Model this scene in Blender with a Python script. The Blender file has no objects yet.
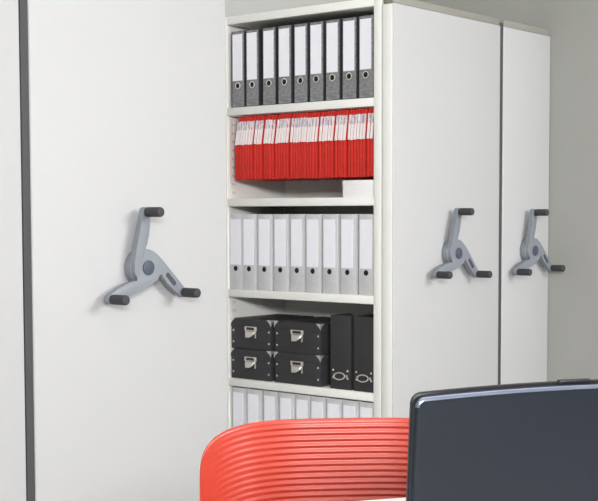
import bpy, bmesh, math, random
from mathutils import Vector, Matrix
random.seed(7)
scene = bpy.context.scene
C = scene.collection
PI = math.pi

# ------------------------------------------------------------------ camera
YAW, PITCH, FPX = math.radians(38.632), math.radians(3.583), 1280.46
PPX, PPY = 352.48, 295.85
CAM = Vector((-3.9336, -2.9438, 1.2))
FW = Vector((math.cos(YAW), math.sin(YAW), 0)); RT = Vector((math.sin(YAW), -math.cos(YAW), 0))
cd = bpy.data.cameras.new('camera'); cam = bpy.data.objects.new('camera', cd); C.objects.link(cam)
cd.sensor_width = 36; cd.lens = FPX / 598 * 36
cd.shift_x = (299 - PPX) / 598; cd.shift_y = (PPY - 250.5) / 598
cd.clip_start = .05
fwd = FW * math.cos(PITCH) + Vector((0, 0, -math.sin(PITCH)))
up = RT.cross(fwd)
cam.matrix_world = Matrix((( RT.x, up.x, -fwd.x, CAM.x), (RT.y, up.y, -fwd.y, CAM.y), (RT.z, up.z, -fwd.z, CAM.z), (0, 0, 0, 1)))
scene.camera = cam

# ------------------------------------------------------------------ light
W = bpy.data.worlds.new('world'); scene.world = W; W.use_nodes = True
bg = W.node_tree.nodes['Background']; bg.inputs[0].default_value = (.94, .97, 1.0, 1); bg.inputs[1].default_value = .24
def area(name, loc, target, sx, sy, power, col=(1, 1, 1)):
    l = bpy.data.lights.new(name, 'AREA'); l.shape = 'RECTANGLE'; l.size = sx; l.size_y = sy; l.energy = power; l.color = col
    o = bpy.data.objects.new(name, l); C.objects.link(o); o.location = loc
    o.rotation_euler = (Vector(target) - Vector(loc)).to_track_quat('-Z', 'Y').to_euler()
    return o
area('added_light', (-5.8, -5.6, 2.6), (-.3, .2, 1.1), 2.2, .9, 640, (1, .995, .985))  # added key softbox, unseen behind the camera, tilted towards the shelves
area('added_light', (.1, -4.8, 2.5), (.5, 0, 1.1), 2.0, 1.0, 225, (1, .995, .985))  # added fill from the front right, unseen, evens out the end panels
area('added_light', (-2.5, -2.2, 2.72), (-2.5, -2.2, 0), 1.8, 1.2, 20)  # added unseen overhead light, gives the laptop lid edge its highlight

vs = scene.view_settings
vs.view_transform = 'Standard'; vs.look = 'None'; vs.gamma = 1; vs.use_curve_mapping = False
vs.exposure = 0.05
scene.cycles.use_denoising = True
scene.cycles.max_bounces = 8

# ------------------------------------------------------------------ materials
def srgb(r, g, b):
    f = lambda c: (c / 255 / 12.92) if c / 255 <= .04045 else ((c / 255 + .055) / 1.055) ** 2.4
    return (f(r), f(g), f(b), 1)
def mat(name, col, rough=.5, metal=0, noise=0, scale=20, bump=0, stretch=(1, 1, 1), spec=.5, coat=0):
    m = bpy.data.materials.new(name); m.use_nodes = True
    nt = m.node_tree; b = nt.nodes['Principled BSDF']
    b.inputs['Base Color'].default_value = col; b.inputs['Roughness'].default_value = rough; b.inputs['Metallic'].default_value = metal
    b.inputs['Specular IOR Level'].default_value = spec
    if coat: b.inputs['Coat Weight'].default_value = coat; b.inputs['Coat Roughness'].default_value = .15
    tc = nt.nodes.new('ShaderNodeTexCoord'); mp = nt.nodes.new('ShaderNodeMapping'); mp.inputs['Scale'].default_value = stretch
    nt.links.new(tc.outputs['Object'], mp.inputs[0])
    nz = nt.nodes.new('ShaderNodeTexNoise'); nz.inputs['Scale'].default_value = scale; nz.inputs['Detail'].default_value = 4
    nt.links.new(mp.outputs[0], nz.inputs[0])
    rp = nt.nodes.new('ShaderNodeMapRange'); rp.inputs[1].default_value = .3; rp.inputs[2].default_value = .7
    rp.inputs[3].default_value = 1 - noise; rp.inputs[4].default_value = 1 + noise
    nt.links.new(nz.outputs[0], rp.inputs[0])
    mx = nt.nodes.new('ShaderNodeVectorMath'); mx.operation = 'SCALE'; mx.inputs[0].default_value = col[:3]
    nt.links.new(rp.outputs[0], mx.inputs['Scale']); nt.links.new(mx.outputs[0], b.inputs['Base Color'])
    if bump:
        bp = nt.nodes.new('ShaderNodeBump'); bp.inputs['Strength'].default_value = bump; bp.inputs['Distance'].default_value = .002
        nt.links.new(nz.outputs[0], bp.inputs['Height']); nt.links.new(bp.outputs[0], b.inputs['Normal'])
    return m
M = dict(
    wall_lit=mat('wall_paint_lit', srgb(170, 170, 169), .9, noise=.015, scale=3),  # wall grey lightened on the back wall to paint in its brighter light
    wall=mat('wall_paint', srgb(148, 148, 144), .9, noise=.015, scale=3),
    ceil=mat('ceiling_paint', srgb(235, 235, 232), .9, noise=.01),
    floor=mat('floor_lino', srgb(150, 148, 142), .6, noise=.06, scale=12),
    panel=mat('panel_laminate', srgb(168, 168, 170), .6, noise=.006, scale=2),
    trim=mat('trim_profile', srgb(130, 129, 122), .5, noise=.02),
    metal=mat('shelf_enamel', srgb(238, 238, 234), .45, noise=.008, scale=6),
    slot=mat('slot_dark', srgb(196, 186, 176), .7, noise=.02),
    slot_rear=mat('slot_pale', srgb(225, 225, 225), .35, metal=.3, noise=.05),
    rubber=mat('grey_rubber', srgb(61, 62, 63), .8, noise=.03),
    silver=mat('handle_silver', srgb(122, 127, 135), .5, metal=.15, noise=.02),
    grip=mat('grip_rubber', srgb(46, 46, 49), .65, noise=.15, scale=300, bump=.3),
    cap=mat('hub_cap', srgb(66, 71, 86), .4, noise=.03),
    slotp=mat('indicator_slot', srgb(58, 62, 70), .5, noise=.03),
    black_edge=mat('binder_black_cloth', srgb(46, 46, 52), .5, noise=.1, scale=60),
    marble=mat('binder_cloud_paper', srgb(132, 132, 135), .5, noise=.35, scale=45, stretch=(1, 1.2, 2.2)),
    grey=mat('binder_grey_board', srgb(203, 203, 206), .55, noise=.05, scale=40),
    label=mat('label_paper', srgb(243, 243, 252), .7, noise=.01, scale=30),
    paper=mat('paper_block', srgb(215, 213, 205), .9, noise=.08, scale=200, stretch=(1, 1, .02)),
    hole=mat('finger_hole', srgb(22, 22, 24), .8, noise=.05),
    chrome=mat('nickel', srgb(238, 234, 226), .3, metal=.75, noise=.05),
    red=mat('red_card', srgb(204, 43, 33), .55, noise=.08, scale=30),
    reddk=mat('red_card_rib', srgb(190, 34, 28), .55, noise=.08, scale=30),
    white=mat('white_card', srgb(248, 248, 248), .6, noise=.01),
    boxblack=mat('box_black_board', srgb(52, 51, 54), .55, noise=.12, scale=90),
    chair=mat('chair_red_plastic', srgb(160, 46, 30), .4, noise=.01, scale=5, coat=.2),
    steel=mat('chair_steel', srgb(190, 190, 192), .3, metal=1, noise=.03),
    desk=mat('desk_laminate', srgb(238, 236, 232), .4, noise=.01),
    lid=mat('laptop_navy', srgb(24, 29, 37), .45, metal=0, noise=.05, scale=120, spec=.15, coat=.3),
    lidrim=mat('laptop_rim_highlight', srgb(118, 124, 142), .3, metal=.7, noise=.02),  # paler metal colour paints the highlight along the lid's rounded edge
    bezel=mat('laptop_black', srgb(26, 27, 31), .4, noise=.05),
    screen=mat('laptop_screen', srgb(15, 16, 20), .15, noise=.02),
)
# printed label: white slip with faint printed lines on its upper half
def mat_print():
    m = mat('printed_slip', srgb(246, 240, 240), .7, noise=.01)
    nt = m.node_tree; b = nt.nodes['Principled BSDF']
    tc = nt.nodes.new('ShaderNodeTexCoord'); sp = nt.nodes.new('ShaderNodeSeparateXYZ'); nt.links.new(tc.outputs['Object'], sp.inputs[0])
    oi = nt.nodes.new('ShaderNodeObjectInfo')
    vr = nt.nodes.new('ShaderNodeTexNoise'); vr.inputs['Scale'].default_value = 160; vr.noise_dimensions = '4D'
    mp = nt.nodes.new('ShaderNodeMapping'); mp.inputs['Scale'].default_value = (0, 3, .1)
    nt.links.new(tc.outputs['Object'], mp.inputs[0]); nt.links.new(mp.outputs[0], vr.inputs['Vector'])
    ml = nt.nodes.new('ShaderNodeMath'); ml.operation = 'MULTIPLY'; ml.inputs[1].default_value = 40
    nt.links.new(oi.outputs['Random'], ml.inputs[0]); nt.links.new(ml.outputs[0], vr.inputs['W'])
    gt = nt.nodes.new('ShaderNodeMath'); gt.operation = 'GREATER_THAN'; gt.inputs[1].default_value = .5
    nt.links.new(vr.outputs[0], gt.inputs[0])
    up_ = nt.nodes.new('ShaderNodeMapRange'); up_.inputs[1].default_value = .205; up_.inputs[2].default_value = .209
    nt.links.new(sp.outputs['Z'], up_.inputs[0])
    mu = nt.nodes.new('ShaderNodeMath'); mu.operation = 'MULTIPLY'; nt.links.new(gt.outputs[0], mu.inputs[0]); nt.links.new(up_.outputs[0], mu.inputs[1])
    m2 = nt.nodes.new('ShaderNodeMath'); m2.operation = 'MULTIPLY'; m2.inputs[1].default_value = .6; nt.links.new(mu.outputs[0], m2.inputs[0])
    mix = nt.nodes.new('ShaderNodeMix'); mix.data_type = 'RGBA'
    nt.links.new(m2.outputs[0], mix.inputs['Factor'])
    mix.inputs['A'].default_value = srgb(248, 240, 240); mix.inputs['B'].default_value = srgb(120, 118, 160)
    nt.links.new(mix.outputs['Result'], b.inputs['Base Color'])
    return m
M['print'] = mat_print()

# ------------------------------------------------------------------ helpers
def box(bm, a, b, bev=0, seg=2):
    r = bmesh.ops.create_cube(bm, size=1)
    vsx = r['verts']
    for v in vsx:
        v.co = Vector([a[i] + (b[i] - a[i]) * (v.co[i] + .5) for i in range(3)])
    if bev:
        es = {e for v in vsx for e in v.link_edges}
        bmesh.ops.bevel(bm, geom=list(es), offset=bev, segments=seg, profile=.5, affect='EDGES')
def cyl(bm, p, q, r, r2=None, n=24, bev=0):
    p, q = Vector(p), Vector(q); d = q - p
    mt = Matrix.Translation((p + q) / 2) @ d.to_track_quat('Z', 'Y').to_matrix().to_4x4()
    rr = bmesh.ops.create_cone(bm, cap_ends=True, segments=n, radius1=r, radius2=r if r2 is None else r2, depth=d.length, matrix=mt)
    if bev:
        vs_ = rr['verts']; es = {e for v in vs_ for e in v.link_edges if any(len(f.verts) > 4 for f in e.link_faces)}
        bmesh.ops.bevel(bm, geom=list(es), offset=bev, segments=3, profile=.5, affect='EDGES')
def prism(bm, pts, f0, f1, bev=0):
    """pts: outline; f0/f1 map a 2D point to the two end faces"""
    n = len(pts)
    A = [bm.verts.new(f0(*p)) for p in pts]; B = [bm.verts.new(f1(*p)) for p in pts]
    fa = bm.faces.new(A); fb = bm.faces.new(B[::-1])
    for i in range(n):
        bm.faces.new((A[i], B[i], B[(i + 1) % n], A[(i + 1) % n]))
    if bev:
        bmesh.ops.bevel(bm, geom=list(fa.edges) + list(fb.edges), offset=bev, segments=2, profile=.5, affect='EDGES')
def tube(bm, pts, r, n=10, closed=False):
    pts = [Vector(p) for p in pts]; rings = []; N = len(pts)
    for i, p in enumerate(pts):
        t = (pts[(i + 1) % N] - pts[i - 1]) if closed else (pts[min(i + 1, N - 1)] - pts[max(i - 1, 0)])
        t.normalize()
        a = Vector((0, 0, 1)) if abs(t.z) < .9 else Vector((1, 0, 0))
        u = t.cross(a).normalized(); v = t.cross(u)
        rings.append([bm.verts.new(p + r * (math.cos(2 * PI * k / n) * u + math.sin(2 * PI * k / n) * v)) for k in range(n)])
    for i in range(N if closed else N - 1):
        for k in range(n):
            bm.faces.new((rings[i][k], rings[(i + 1) % N][k], rings[(i + 1) % N][(k + 1) % n], rings[i][(k + 1) % n]))
    if not closed:
        bm.faces.new(rings[0]); bm.faces.new(rings[-1][::-1])
def mesh(name, bm, m, smooth=True):
    bmesh.ops.recalc_face_normals(bm, faces=bm.faces)
    me = bpy.data.meshes.new(name); bm.to_mesh(me); bm.free(); me.materials.append(M[m])
    if smooth:
        for p in me.polygons: p.use_smooth = True
        me.set_sharp_from_angle(angle=math.radians(35))
    return me
def obj(name, bm, m, parent=None, smooth=True):
    o = bpy.data.objects.new(name, bm if isinstance(bm, bpy.types.Mesh) else mesh(name, bm, m, smooth)); C.objects.link(o); o.parent = parent
    return o
def tag(o, label, cat, group=None):
    o['label'] = label; o['category'] = cat
    if group: o['group'] = group
    return o
def thing(name, label, cat, loc=(0, 0, 0), rz=0, group=None):
    o = bpy.data.objects.new(name, None); C.objects.link(o); o.empty_display_size = .05
    o.location = loc; o.rotation_euler = (0, 0, rz)
    return tag(o, label, cat, group)
def dup(root, loc, rz, label):
    def cp(o, par):
        c = o.copy(); C.objects.link(c); c.parent = par
        for ch in [x for x in o.children]: cp(ch, c)
        return c
    r = cp(root, None); r.location = loc; r.rotation_euler = (0, 0, rz); r['label'] = label
    return r
def struct(name, bm, m):
    o = obj(name, bm, m, smooth=False); o['kind'] = 'structure'; return o
B = bmesh.new
ORD = ['zeroth', 'first', 'second', 'third', 'fourth', 'fifth', 'sixth', 'seventh', 'eighth', 'ninth', 'tenth', 'eleventh', 'twelfth', 'thirteenth',
       'fourteenth', 'fifteenth', 'sixteenth', 'seventeenth', 'eighteenth', 'nineteenth', 'twentieth'] + ['twenty-' + s for s in ('first', 'second', 'third', 'fourth', 'fifth', 'sixth')]

# ------------------------------------------------------------------ room
XR, YB, ZC = 1.186, .94, 2.75
b = B(); box(b, (-7, -6.5, -.1), (XR + .15, YB + .15, 0)); struct('floor', b, 'floor')
b = B(); box(b, (-7, -6.5, ZC), (XR + .15, YB + .15, ZC + .1)); struct('ceiling', b, 'ceil')
b = B(); box(b, (-7, YB, 0), (XR, YB + .15, ZC)); struct('wall_back', b, 'wall_lit')
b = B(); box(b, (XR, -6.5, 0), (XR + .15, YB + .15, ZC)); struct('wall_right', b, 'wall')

# ------------------------------------------------------------------ mobile shelving
Z_SH = [.148, .506, .888, 1.272, 1.655, 2.036]      # shelf tops (base ... cap)
TH = .033
def handle(parent, hx, hz, turn=0):
    yb, yf, R0 = -.026, -.046, .0545
    TH3 = [a + turn for a in (91, 212, 331)]
    b = B()
    cyl(b, (hx, 0, hz), (hx, -.03, hz), .0565, n=48, bev=.003)
    pts = []
    for k in range(3):
        t = math.radians(TH3[k]); d = Vector((math.cos(t), math.sin(t))); p = Vector((-d.y, d.x))
        inn = [(.0530, .0125), (.060, .0065), (.072, .0005), (.095, -.006), (.13, -.0125)]
        tip = [(.168 + .0155 * math.cos(a), .0155 * math.sin(a)) for a in [math.radians(x) for x in range(-90, 76, 15)]]
        out = [(.155, .0175), (.10, .0325), (.05, .046), (.02, .0525), (0, .0545)]
        pts += [(hx + x * d.x + y * p.x, hz + x * d.y + y * p.y) for x, y in inn + tip + out]
        for a in range(100, 120, 8):
            q = t + math.radians(a); pts.append((hx + R0 * math.cos(q), hz + R0 * math.sin(q)))
    prism(b, pts, lambda x, z: (x, yb, z), lambda x, z: (x, yf, z), bev=.0025)
    h = obj('crank_handle', b, 'silver', parent); h['label'] = 'silver grey three-armed crank handle'
    for th in TH3:
        t = math.radians(th); x, z = hx + .168 * math.cos(t), hz + .168 * math.sin(t)
        b = B(); cyl(b, (x, yf, z), (x, yf - .064, z), .0148, n=24, bev=.005); obj('grip', b, 'grip', h)
    b = B(); cyl(b, (hx, yf, hz), (hx, yf - .005, hz), .0225, n=32, bev=.002); obj('hub_cap', b, 'cap', h)
    t = math.radians(TH3[2]); d = Vector((math.cos(t), math.sin(t))); p = Vector((-d.y, d.x)); b = B()
    pts = [(.118 + .0070 * math.cos(a), .007 + .0075 * math.sin(a)) for a in [math.radians(x) for x in range(-90, 91, 20)]] + \
          [(.082 + .0070 * math.cos(a), .017 + .0075 * math.sin(a)) for a in [math.radians(x) for x in range(90, 271, 20)]]
    pts = [(hx + x * d.x + y * p.x, hz + x * d.y + y * p.y) for x, y in pts]
    prism(b, pts, lambda x, z: (x, yf + .002, z), lambda x, z: (x, yf - .0015, z)); obj('indicator_slot', b, 'slotp', h)

def unit(x0, w, label, halves, buffer, hub=None):
    """halves: list of (front x, back x) in metres from x0"""
    cx = x0 + w / 2
    u = thing('mobile_shelving_unit', label, 'shelving unit', (cx, .45, 0), group='mobile shelving units')
    off = Vector((-cx, -.45, 0))
    def part(name, b, m, par=None):
        me_o = obj(name, b, m, par or u)
        if par is None: me_o.data.transform(Matrix.Translation(off))
        return me_o
    b = B(); box(b, (x0, 0, .05), (x0 + w, .0525, 2.007), .006, 3); pnl = part('end_panel', b, 'panel')
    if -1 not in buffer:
        b = B(); box(b, (x0 - .001, .006, .055), (x0 + .001, .052, 2.003), .0005); part('lit_edge_skin', b, 'metal')  # paler skin over the panel's end face, painting in the light it catches
    b = B(); box(b, (x0 + .003, .004, 2.007), (x0 + w - .003, .05, 2.035), .002); part('top_trim', b, 'trim')
    b = B(); box(b, (x0 + .02, .06, 0.0), (x0 + w - .02, .92, .09), .004); part('carriage', b, 'rubber')
    for s in buffer:       # rubber buffer strip along a vertical edge of the end panel
        xa = x0 - .026 if s < 0 else x0 + w
        b = B(); box(b, (xa, .005, .05), (xa + .026, .04, 2.02), .001); part('buffer_strip', b, 'rubber')
    for (xf, xb) in halves:
        sg = 1 if xb > xf else -1
        X = lambda t: x0 + xf + sg * t
        D = abs(xb - xf)
        def bx(b, ta, tb, ya, yb, za, zb, bev=0):
            a_, b_ = sorted((X(ta), X(tb))); box(b, (a_, ya, za), (b_, yb, zb), bev)
        b = B(); bx(b, D - .006, D, .056, .92, .09, 2.03); part('back_panel', b, 'metal')
        for ya, yb, post in ((.057, .072, (.0585, .0955)), (.884, .90, (.881, .921))):
            b = B(); bx(b, .03, D - .007, ya, yb, .09, 2.03); sp = part('side_panel', b, 'metal')
            yi = yb if ya < .5 else ya
            for t in (.034, D - .03):                    # perforation slots, paler in the rear column
                b = B(); z = .14
                while z < 2.0:
                    for q in (0, .012):
                        yy = yi - .0006 if ya > .5 else yi
                        bx(b, t + q, t + q + .005, yy, yy + .0006, z, z + .011)
                    z += .036
                s_ = part('slot_row', b, 'slot' if t < .1 else 'slot_rear', u); s_.data.transform(Matrix.Translation(off))
                s_.parent = sp; s_['kind'] = 'stuff'
            b = B(); bx(b, 0, .03, post[0], post[1], .09, 2.036, .0015); part('upright_post', b, 'metal')
        for z in Z_SH:
            b = B(); bx(b, 0.0005, D - .007, .0957, .8805, z - TH, z, .0025); part('shelf', b, 'metal')
    if hub: 
        n0 = set(bpy.data.objects); handle(u, *hub)
        for o in set(bpy.data.objects) - n0: o.data.transform(Matrix.Translation(off))
    return u
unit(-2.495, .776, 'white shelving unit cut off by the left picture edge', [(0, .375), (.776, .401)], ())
unit(-1.6875, .779, 'white shelving unit with large crank handle left of the open aisle', [(0, .375), (.779, .404)], (-1,), (-1.297, 1.043))
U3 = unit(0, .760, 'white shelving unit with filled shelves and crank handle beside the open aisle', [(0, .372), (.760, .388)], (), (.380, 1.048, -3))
unit(.787, .394, 'narrow white shelving unit with crank handle against the grey wall', [(0, .37)], (-1,), (.983, 1.046))

# ------------------------------------------------------------------ lever arch binders
def binder(style):
    w, dp, h = .077, .28, .318     # spine centred on origin, spine face at x=0 looking to -x
    root = thing('lever_arch_binder', '-', 'binder')
    t = .003
    b = B()
    box(b, (0, -w / 2, 0), (t, w / 2, h), .001)
    box(b, (t, -w / 2, 0), (dp, -w / 2 + t, h), .0008); box(b, (t, w / 2 - t, 0), (dp, w / 2, h), .0008)
    obj('cover', b, 'black_edge' if style == 'black' else 'grey', root)
    b = B(); box(b, (.03, -w / 2 + .008, .004), (dp - .04, w / 2 - .008, .301)); obj('paper_block', b, 'paper', root)
    if style == 'black':
        b = B(); box(b, (-.0008, -w / 2 + .005, .003), (.001, w / 2 - .005, h - .003)); obj('spine_cover', b, 'marble', root)
        lw, la, lb, hz = .056, h - .207, h - .013, h - .228
    else:
        lw, la, lb, hz = .058, h - .214, h - .021, h - .230
    b = B(); box(b, (-.0014, -lw / 2 + .003, la), (.001, lw / 2 + .003, lb)); obj('spine_label', b, 'label', root)
    b = B(); cyl(b, (.0005, 0.002, hz), (-.0016, 0.002, hz), .0105 if style == 'black' else .0098, n=24); obj('finger_hole', b, 'hole', root)
    b = B(); r = .0128 if style == 'black' else .0102
    tube(b, [(-.0012, .002 + r * math.cos(2 * PI * k / 24), hz + r * math.sin(2 * PI * k / 24)) for k in range(24)], .0024 if style == 'black' else .0009, 8, True)
    obj('finger_ring', b, 'chrome' if style == 'black' else 'hole', root)
    return root
rows = [('black', 4, [.863, .780, .688, .600, .515, .431, .346, .263, .178], 'on the top shelf', 'black binders on the top shelf', .012),
        ('grey', 2, [.880, .801, .714, .626, .537, .449, .361, .271, .178], 'on the middle shelf', 'grey binders on the middle shelf', .010),
        ('grey', 0, [.872, .784, .692, .598, .512, .428, .343, .260, .175], 'on the lowest visible shelf', 'grey binders on the lowest visible shelf', .012)]
for st, zi, ys, where, grp, xf in rows:
    proto = None
    for i, y in enumerate(ys):
        col = 'black lever arch binder with white spine label' if st == 'black' else 'light grey lever arch binder'
        lab = f'{col}, {"leftmost" if i == 0 else "rightmost" if i == 8 else ORD[i + 1] + " from left"} {where}'
        loc = (xf + random.uniform(-.002, .003), y - .0385, Z_SH[zi] + .0003)
        if proto is None:
            proto = binder(st); proto.location = loc; proto['label'] = lab; proto['group'] = grp
        else: dup(proto, loc, 0, lab)

# ------------------------------------------------------------------ red hanging files (second tier)
ZT = Z_SH[4] - TH
for xr in (.03, .26):
    b = B(); box(b, (xr, .0975, ZT - .003), (xr + .015, .8795, ZT - .0005), .001)
    o = obj('hanging_rail', b, 'metal', U3); o.data.transform(Matrix.Translation((-.380, -.45, 0)))
PITCH_F = .0156
def file_mesh(lean):
    # origin: lower front edge of the pocket; z 0 .. .262
    h1, h2 = .143, .2632
    bm = B()
    box(bm, (0, -.0060, 0), (.27, .0060, h1), .003)
    v0 = len(bm.verts); box(bm, (.002, -.0052, h1 - .001), (.27, .0052, h2), .001)
    bm.verts.ensure_lookup_table()
    for v in list(bm.verts)[v0:]: v.co.y -= lean * max(0, v.co.z - h1) / (h2 - h1)
    body = mesh('pocket', bm, 'red')
    bm = B()
    for z0, z1 in ((h1 + .003, h1 + .100),):
        box(bm, (-.0008, -.0052, z0), (.003, .0052, z1))
    for v in bm.verts: v.co.y -= lean * max(0, v.co.z - h1) / (h2 - h1)
    lab = mesh('label_strip', bm, 'print', False)
    bm = B(); box(bm, (.03, -.003 - lean, h2 - .012), (.045, .003 - lean, h2 - .004)); hk = mesh('hook', bm, 'metal')
    return body, lab, hk
leans = [.022, .018, .014, .010]
FM = [file_mesh(l) for l in leans]
groups = [7, 3, 4, 5, 10, 5, 4, 6, 2]
gleans = [0, 1, 1, 1, 2, 2, 2, 3, 3]
y = .843; n = sum(groups); i = 0
step = (.843 - .118) / (n - 1 + .6 * (len(groups) - 1))
zf = 1.352
for g, cnt in enumerate(groups):
    for k in range(cnt):
        i += 1
        lab = 'slim red hanging file with white label strip, ' + ('leftmost of the row' if i == 1 else 'rightmost of the row' if i == n else
              f'{ORD[i]} from left' if i <= n // 2 else f'{ORD[n - i + 1]} from right') + ' under the second shelf'
        f = thing('hanging_file', lab, 'hanging file', (.012 + random.uniform(-.002, .002), y, zf + random.uniform(-.0015, .0015)), 0, 'red hanging files')
        bd, lb, hk = FM[gleans[g]]
        obj('pocket', bd, 'red', f); o = obj('label_strip', lb, 'print', f); obj('hook', hk, 'metal', f)
        y -= step
    y -= .6 * step

b = B(); box(b, (.012, .085 + .0125, 0), (.29, .260, .066), .003)
wb = thing('white_box', 'white cardboard box lying under the red files at the right', 'box', (0, 0, Z_SH[3] + .0003))
o = obj('box_body', b, 'white', wb)
b = B(); box(b, (.0115, .097, .045), (.2905, .2605, .0668), .002); obj('box_lid', b, 'white', wb)

# ------------------------------------------------------------------ black storage boxes
def storage_box(w, h=.128):
    dp = .30
    r = thing('storage_box', '-', 'storage box', group='black storage boxes')
    b = B(); box(b, (.002, -w / 2 + .002, 0), (dp, w / 2 - .002, h - .003), .002); obj('box_body', b, 'boxblack', r)
    b = B(); box(b, (0, -w / 2, h - .036), (dp + .002, w / 2, h - .0003), .003); ld = obj('lid', b, 'boxblack', r)
    for s in (-1, 1):
        for xx in (0, dp + .002):
            sx = 1 if xx == 0 else -1
            b = B()
            y0 = s * w / 2
            # three-sided corner cap: front, side and top leaves, pointed
            def leaf(pts):
                vs_ = [b.verts.new(p) for p in pts]; b.faces.new(vs_)
            e = .0008; L = .026; zt = h
            X0 = xx - sx * e; Y0 = y0 + s * e
            prism(b, [(0, 0), (L, 0), (L * .35, -L * .5), (0, -L)], lambda p, q: (X0, Y0 - s * p, zt + q), lambda p, q: (X0 + sx * .002, Y0 - s * p, zt + q))
            prism(b, [(0, 0), (L, 0), (L * .35, -L * .5), (0, -L)], lambda p, q: (X0 + sx * p, Y0, zt + q), lambda p, q: (X0 + sx * p, Y0 - s * .002, zt + q))
            prism(b, [(0, 0), (L, 0), (L * .4, L * .4), (0, L)], lambda p, q: (X0 + sx * p, Y0 - s * q, zt), lambda p, q: (X0 + sx * p, Y0 - s * q, zt - .001))
            obj('corner_cap', b, 'chrome', ld, False)
        for zz in (h * .22, h * .60):
            b = B(); bmesh.ops.create_uvsphere(b, u_segments=12, v_segments=8, radius=.0042, matrix=Matrix.Translation((.002, s * (w / 2 - .014), zz)) @ Matrix.Diagonal((.5, 1, 1, 1)))
            obj('stud', b, 'chrome', r)
    # label holder with cup pull
    zc = h * .52; b = B()
    box(b, (-.002, -.034, zc + .012), (.002, .034, zc + .030), .0015)
    box(b, (-.0022, -.030, zc - .018), (.002, -.024, zc + .014), .001); box(b, (-.0022, .024, zc - .018), (.002, .030, zc + .014), .001)
    for s in (-.026, .026):
        bmesh.ops.create_uvsphere(b, u_segments=10, v_segments=6, radius=.006, matrix=Matrix.Translation((-.001, s, zc + .024)) @ Matrix.Diagonal((.5, 1, 1, 1)))
    lh = obj('label_holder', b, 'chrome', r)
    b = B(); box(b, (-.0028, -.022, zc + .0155), (-.001, .022, zc + .0265)); obj('card_slip', b, 'boxblack', lh)
    b = B()
    N = 14; ring = []
    for i in range(N + 1):
        a = PI * i / N
        row = []
        for j in range(6):
            q = PI / 2 * j / 5
            yy = -.027 * math.cos(a); zz = zc + .011 - .026 * math.sin(a) * (1 - math.cos(q)); xx = -.001 - .017 * math.sin(a) * math.sin(q)
            row.append(b.verts.new((xx, yy, zz)))
        ring.append(row)
    for i in range(N):
        for j in range(5):
            b.faces.new((ring[i][j], ring[i + 1][j], ring[i + 1][j + 1], ring[i][j + 1]))
    bmesh.ops.remove_doubles(b, verts=b.verts, dist=.0002)
    bmesh.ops.solidify(b, geom=list(b.faces), thickness=.0012)
    obj('cup_pull', b, 'chrome', lh)
    return r
zb = Z_SH[1] + .0003
pa = storage_box(.232); pa.location = (.012, .763, zb); pa['label'] = 'black storage box with metal cup pull, lower left of four'
dup(pa, (.014, .763, zb + .1288), 0, 'black storage box with metal cup pull, upper left of four')
pb = storage_box(.252); pb.location = (.012, .502, zb); pb['label'] = 'black storage box with metal cup pull, lower right of four'
dup(pb, (.013, .502, zb + .1288), 0, 'black storage box with metal cup pull, upper right of four')

def magazine_file():
    w, h, dp = .103, .297, .26
    r = thing('magazine_file', '-', 'magazine file', group='black magazine files')
    b = B(); t = .003
    box(b, (0, -w / 2, 0), (t, w / 2, h), .001)
    for s in (-1, 1):
        y0, y1 = sorted((s * w / 2, s * (w / 2 - t)))
        pts = [(t, 0), (dp, 0), (dp, .15), (.13, h), (t, h)]
        prism(b, pts, lambda x, z: (x, y0, z), lambda x, z: (x, y1, z))
    box(b, (t, -w / 2 + t, 0), (dp, w / 2 - t, t)); box(b, (dp - t, -w / 2 + t, t), (dp, w / 2 - t, .148))
    obj('case', b, 'boxblack', r)
    b = B(); zc = .062
    for s in (-1, 1):
        box(b, (-.0015, s * .032 - .004, zc - .012), (.001, s * .032 + .004, zc - .002), .0005)
        for zz in (zc + .014, zc - .016):
            bmesh.ops.create_uvsphere(b, u_segments=10, v_segments=6, radius=.0046, matrix=Matrix.Translation((-.001, s * .037, zz)) @ Matrix.Diagonal((.5, 1, 1, 1)))
    lh = obj('label_holder', b, 'chrome', r)
    b = B(); tube(b, [(-.008 + .004 * math.sin(a), .028 * math.cos(a), zc - .008 + .013 * math.sin(a)) for a in [2 * PI * k / 28 for k in range(28)]], .0028, 8, True)
    obj('ring_pull', b, 'chrome', lh)
    return r
m1 = magazine_file(); m1.location = (.012, .2715, zb); m1['label'] = 'black magazine file with metal ring pull, next to the storage boxes'
dup(m1, (.013, .1535, zb), 0, 'black magazine file with metal ring pull, against the right upright')

# ------------------------------------------------------------------ desk, laptop, chair (local frame: +x along far edge to the right, +y away from camera)
TILT = math.radians(18.6)
E = RT * math.cos(TILT) + FW * math.sin(TILT)
RZ = math.atan2(E.y, E.x)
def world(lat, dep, z=0): p = CAM + RT * lat + FW * dep; return Vector((p.x, p.y, z))
DZ = .74
d0 = world(.045, 2.060)
N_ = Vector((-E.y, E.x, 0))
if N_.dot(FW) < 0: N_ = -N_
dsk = thing('desk', 'white laminate desk top in front of the red chair', 'desk', d0 + E * .35 - N_ * .4, RZ)
b = B(); box(b, (-.9, -.4, DZ - .028), (.9, .4, DZ), .004, 3); obj('desk_top', b, 'desk', dsk)
for sx in (-.82, .82):
    for sy in (-.33, .33):
        b = B(); cyl(b, (sx, sy, 0), (sx, sy, DZ - .028), .025); obj('leg', b, 'steel', dsk)

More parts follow.
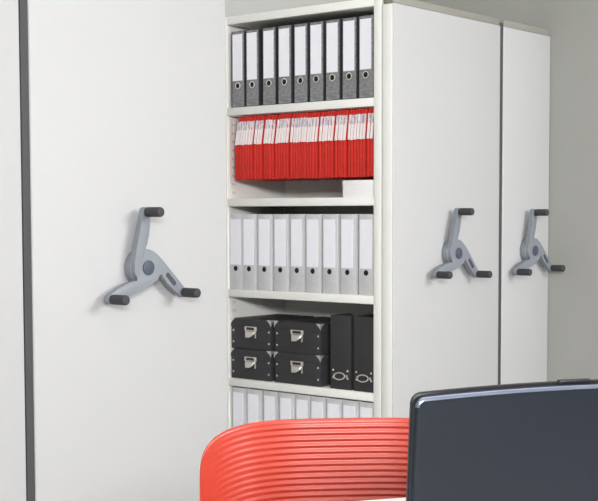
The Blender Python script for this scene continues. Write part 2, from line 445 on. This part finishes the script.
# laptop: lid back towards the camera, hinge nearest the camera
LW, LH, LEAN = .412, .242, math.radians(6)
tl = world(.067, 1.454)
lap_c = tl + E * (LW / 2) + N_ * (math.sin(LEAN) * LH)
lap = thing('laptop', 'dark navy laptop seen from behind its open lid on the white desk', 'laptop', (lap_c.x, lap_c.y, DZ + .0004), RZ)
b = B(); box(b, (-LW / 2, -.004, .004), (LW / 2, .275, .026), .005, 3); obj('base', b, 'bezel', lap)
b = B(); box(b, (-LW / 2 + .03, .03, .0255), (LW / 2 - .03, .15, .0275), .0008); obj('keyboard', b, 'bezel', lap)
b = B(); box(b, (-.045, .17, .0255), (.045, .235, .0266), .0004); obj('touchpad', b, 'lid', lap)
for sx in (-.12, .12):
    b = B(); cyl(b, (sx - .02, -.004, .024), (sx + .02, -.004, .024), .007); obj('hinge', b, 'bezel', lap)
def lid_outline(w, h, r, bow, z0=0):
    pts = [(-w / 2, z0), (w / 2, z0)]
    for k in range(0, 7):
        a = math.radians(15 * k); pts.append((w / 2 - r + r * math.cos(a), h - bow - r + r * math.sin(a)))
    for k in range(1, 24):
        x = (w / 2 - r) * (1 - 2 * k / 24); pts.append((x, h - bow * (x / (w / 2 - r)) ** 2))
    for k in range(6, 13):
        a = math.radians(15 * k); pts.append((-w / 2 + r + r * math.cos(a), h - bow - r + r * math.sin(a)))
    return pts
rot = Matrix.Translation((0, -.004, .020)) @ Matrix.Rotation(LEAN, 4, 'X')
b = B(); rings = []
for k in range(7):                                     # rounded rim towards the camera
    q = PI / 2 * k / 6; o_ = .0065 * (1 - math.cos(q)); yy = -.0055 - .0065 * math.sin(q)
    rings.append([b.verts.new((x, yy, z)) for x, z in lid_outline(LW - 2 * o_, LH - o_, max(.012 - o_, .002), .0055)])
rings.insert(0, [b.verts.new((v.co.x, -.0015, v.co.z)) for v in rings[0]])
for r0, r1 in zip(rings, rings[1:]):
    for k in range(len(r0)): b.faces.new((r0[k], r0[(k + 1) % len(r0)], r1[(k + 1) % len(r0)], r1[k]))
b.faces.new(rings[0]); b.faces.new(rings[-1])
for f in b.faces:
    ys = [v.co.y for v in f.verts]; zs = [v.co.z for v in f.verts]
    if min(ys) > -.0118 and max(ys) < -.0080 and min(zs) > .01: f.material_index = 1  # band that carries the painted rim highlight
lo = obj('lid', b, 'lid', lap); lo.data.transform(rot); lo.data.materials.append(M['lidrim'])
b = B(); prism(b, lid_outline(LW + .002, LH + .0025, .012, .0055, .004), lambda x, z: (x, -.0015, z), lambda x, z: (x, .004, z), .001)
be = obj('screen_bezel', b, 'bezel', lap); be.data.transform(rot)
b = B(); box(b, (-LW / 2 + .02, .0035, .025), (LW / 2 - .02, .0045, LH - .02)); o = obj('screen', b, 'screen', be); o.data.transform(rot)
b = B(); box(b, (-.021, -.004, LH + .001), (.021, .0035, LH + .0045), .0012); o = obj('lid_latch', b, 'bezel', lap); o.data.transform(rot)

# chair: tub-shaped ribbed shell facing the desk
ch_p = world(-.018, 2.31)
CHZ = .829
ch = thing('ribbed_chair', 'red ribbed plastic chair with rounded backrest behind the laptop', 'chair', (ch_p.x, ch_p.y, 0), RZ - math.radians(13))
def shell():
    bm = B(); NU, NV = 120, 260
    hw, zs, hc, q, zb_ = .257, .70, CHZ - .70, 5.6, .47
    front, back = [], []
    def P(u, v, off):
        a = max(0, 1 - abs(u) ** q) ** (1 / q)
        zt = zs + hc * a
        z = zb_ + (zt - zb_) * v
        t = zt - z
        rim = min(1, t / .006)
        fade = max(0, min(1, (t - .005) / .008)) * max(0, min(1, (z - zb_ - .02) / .03)) * max(0, min(1, (1 - abs(u)) / .55)) ** 1.6
        rib = .0013 * (math.sin(2 * PI * t / .0112)) * fade
        ang = abs(u)
        wing = .12 * ang ** 3.4
        recline = .10 * (z - .6)
        x = hw * u * (1 - .04 * (1 - v))
        # concave plan: wings curl towards the desk (-y)
        y = -wing + recline + off * (.0055 if off else 0) - (rib if off <= 0 else 0)
        edge = (1 - rim) ** 2 * .004
        return (x, y + (edge if off <= 0 else -edge), z)
    us = [math.sin(PI / 2 * (-1 + 2 * i / NU)) for i in range(NU + 1)]
    for off in (-1, 1):
        G = [[bm.verts.new(P(u, j / NV, off)) for j in range(NV + 1)] for u in us]
        for i in range(NU):
            for j in range(NV):
                f = (G[i][j], G[i + 1][j], G[i + 1][j + 1], G[i][j + 1])
                bm.faces.new(f)
        (front if off < 0 else back).extend(G)
    for i in range(NU):
        bm.faces.new((front[i][NV], front[i + 1][NV], back[i + 1][NV], back[i][NV]))
        bm.faces.new((front[i][0], front[i + 1][0], back[i + 1][0], back[i][0]))
    for j in range(NV):
        bm.faces.new((front[0][j], front[0][j + 1], back[0][j + 1], back[0][j]))
        bm.faces.new((front[NU][j], front[NU][j + 1], back[NU][j + 1], back[NU][j]))
    return bm
bk = shell(); obj('backrest', bk, 'chair', ch)
b = B(); NS = 40
def seat_pt(a, r, dz):
    x = .245 * r * math.copysign(abs(math.cos(a)) ** .7, math.cos(a)); y = -.20 + .215 * r * math.copysign(abs(math.sin(a)) ** .7, math.sin(a))
    return (x, y, .452 + .02 * r ** 3 + dz)
for dz in (0, -.016):
    rings = [[b.verts.new(seat_pt(2 * PI * k / NS, rr, dz)) for k in range(NS)] for rr in (.02, .25, .5, .75, .92, 1)]
    b.faces.new(rings[0])
    for r0, r1 in zip(rings, rings[1:]):
        for k in range(NS): b.faces.new((r0[k], r0[(k + 1) % NS], r1[(k + 1) % NS], r1[k]))
    if dz == 0: top_r = rings[-1]
    else:
        for k in range(NS): b.faces.new((top_r[k], top_r[(k + 1) % NS], rings[-1][(k + 1) % NS], rings[-1][k]))
obj('seat', b, 'chair', ch)
for sx in (-1, 1):
    for y0, y1 in ((-.33, -.40), (-.07, .03)):
        b = B(); cyl(b, (sx * .235, y1, 0), (sx * .17, y0, .445), .011, n=16); obj('leg', b, 'steel', ch)
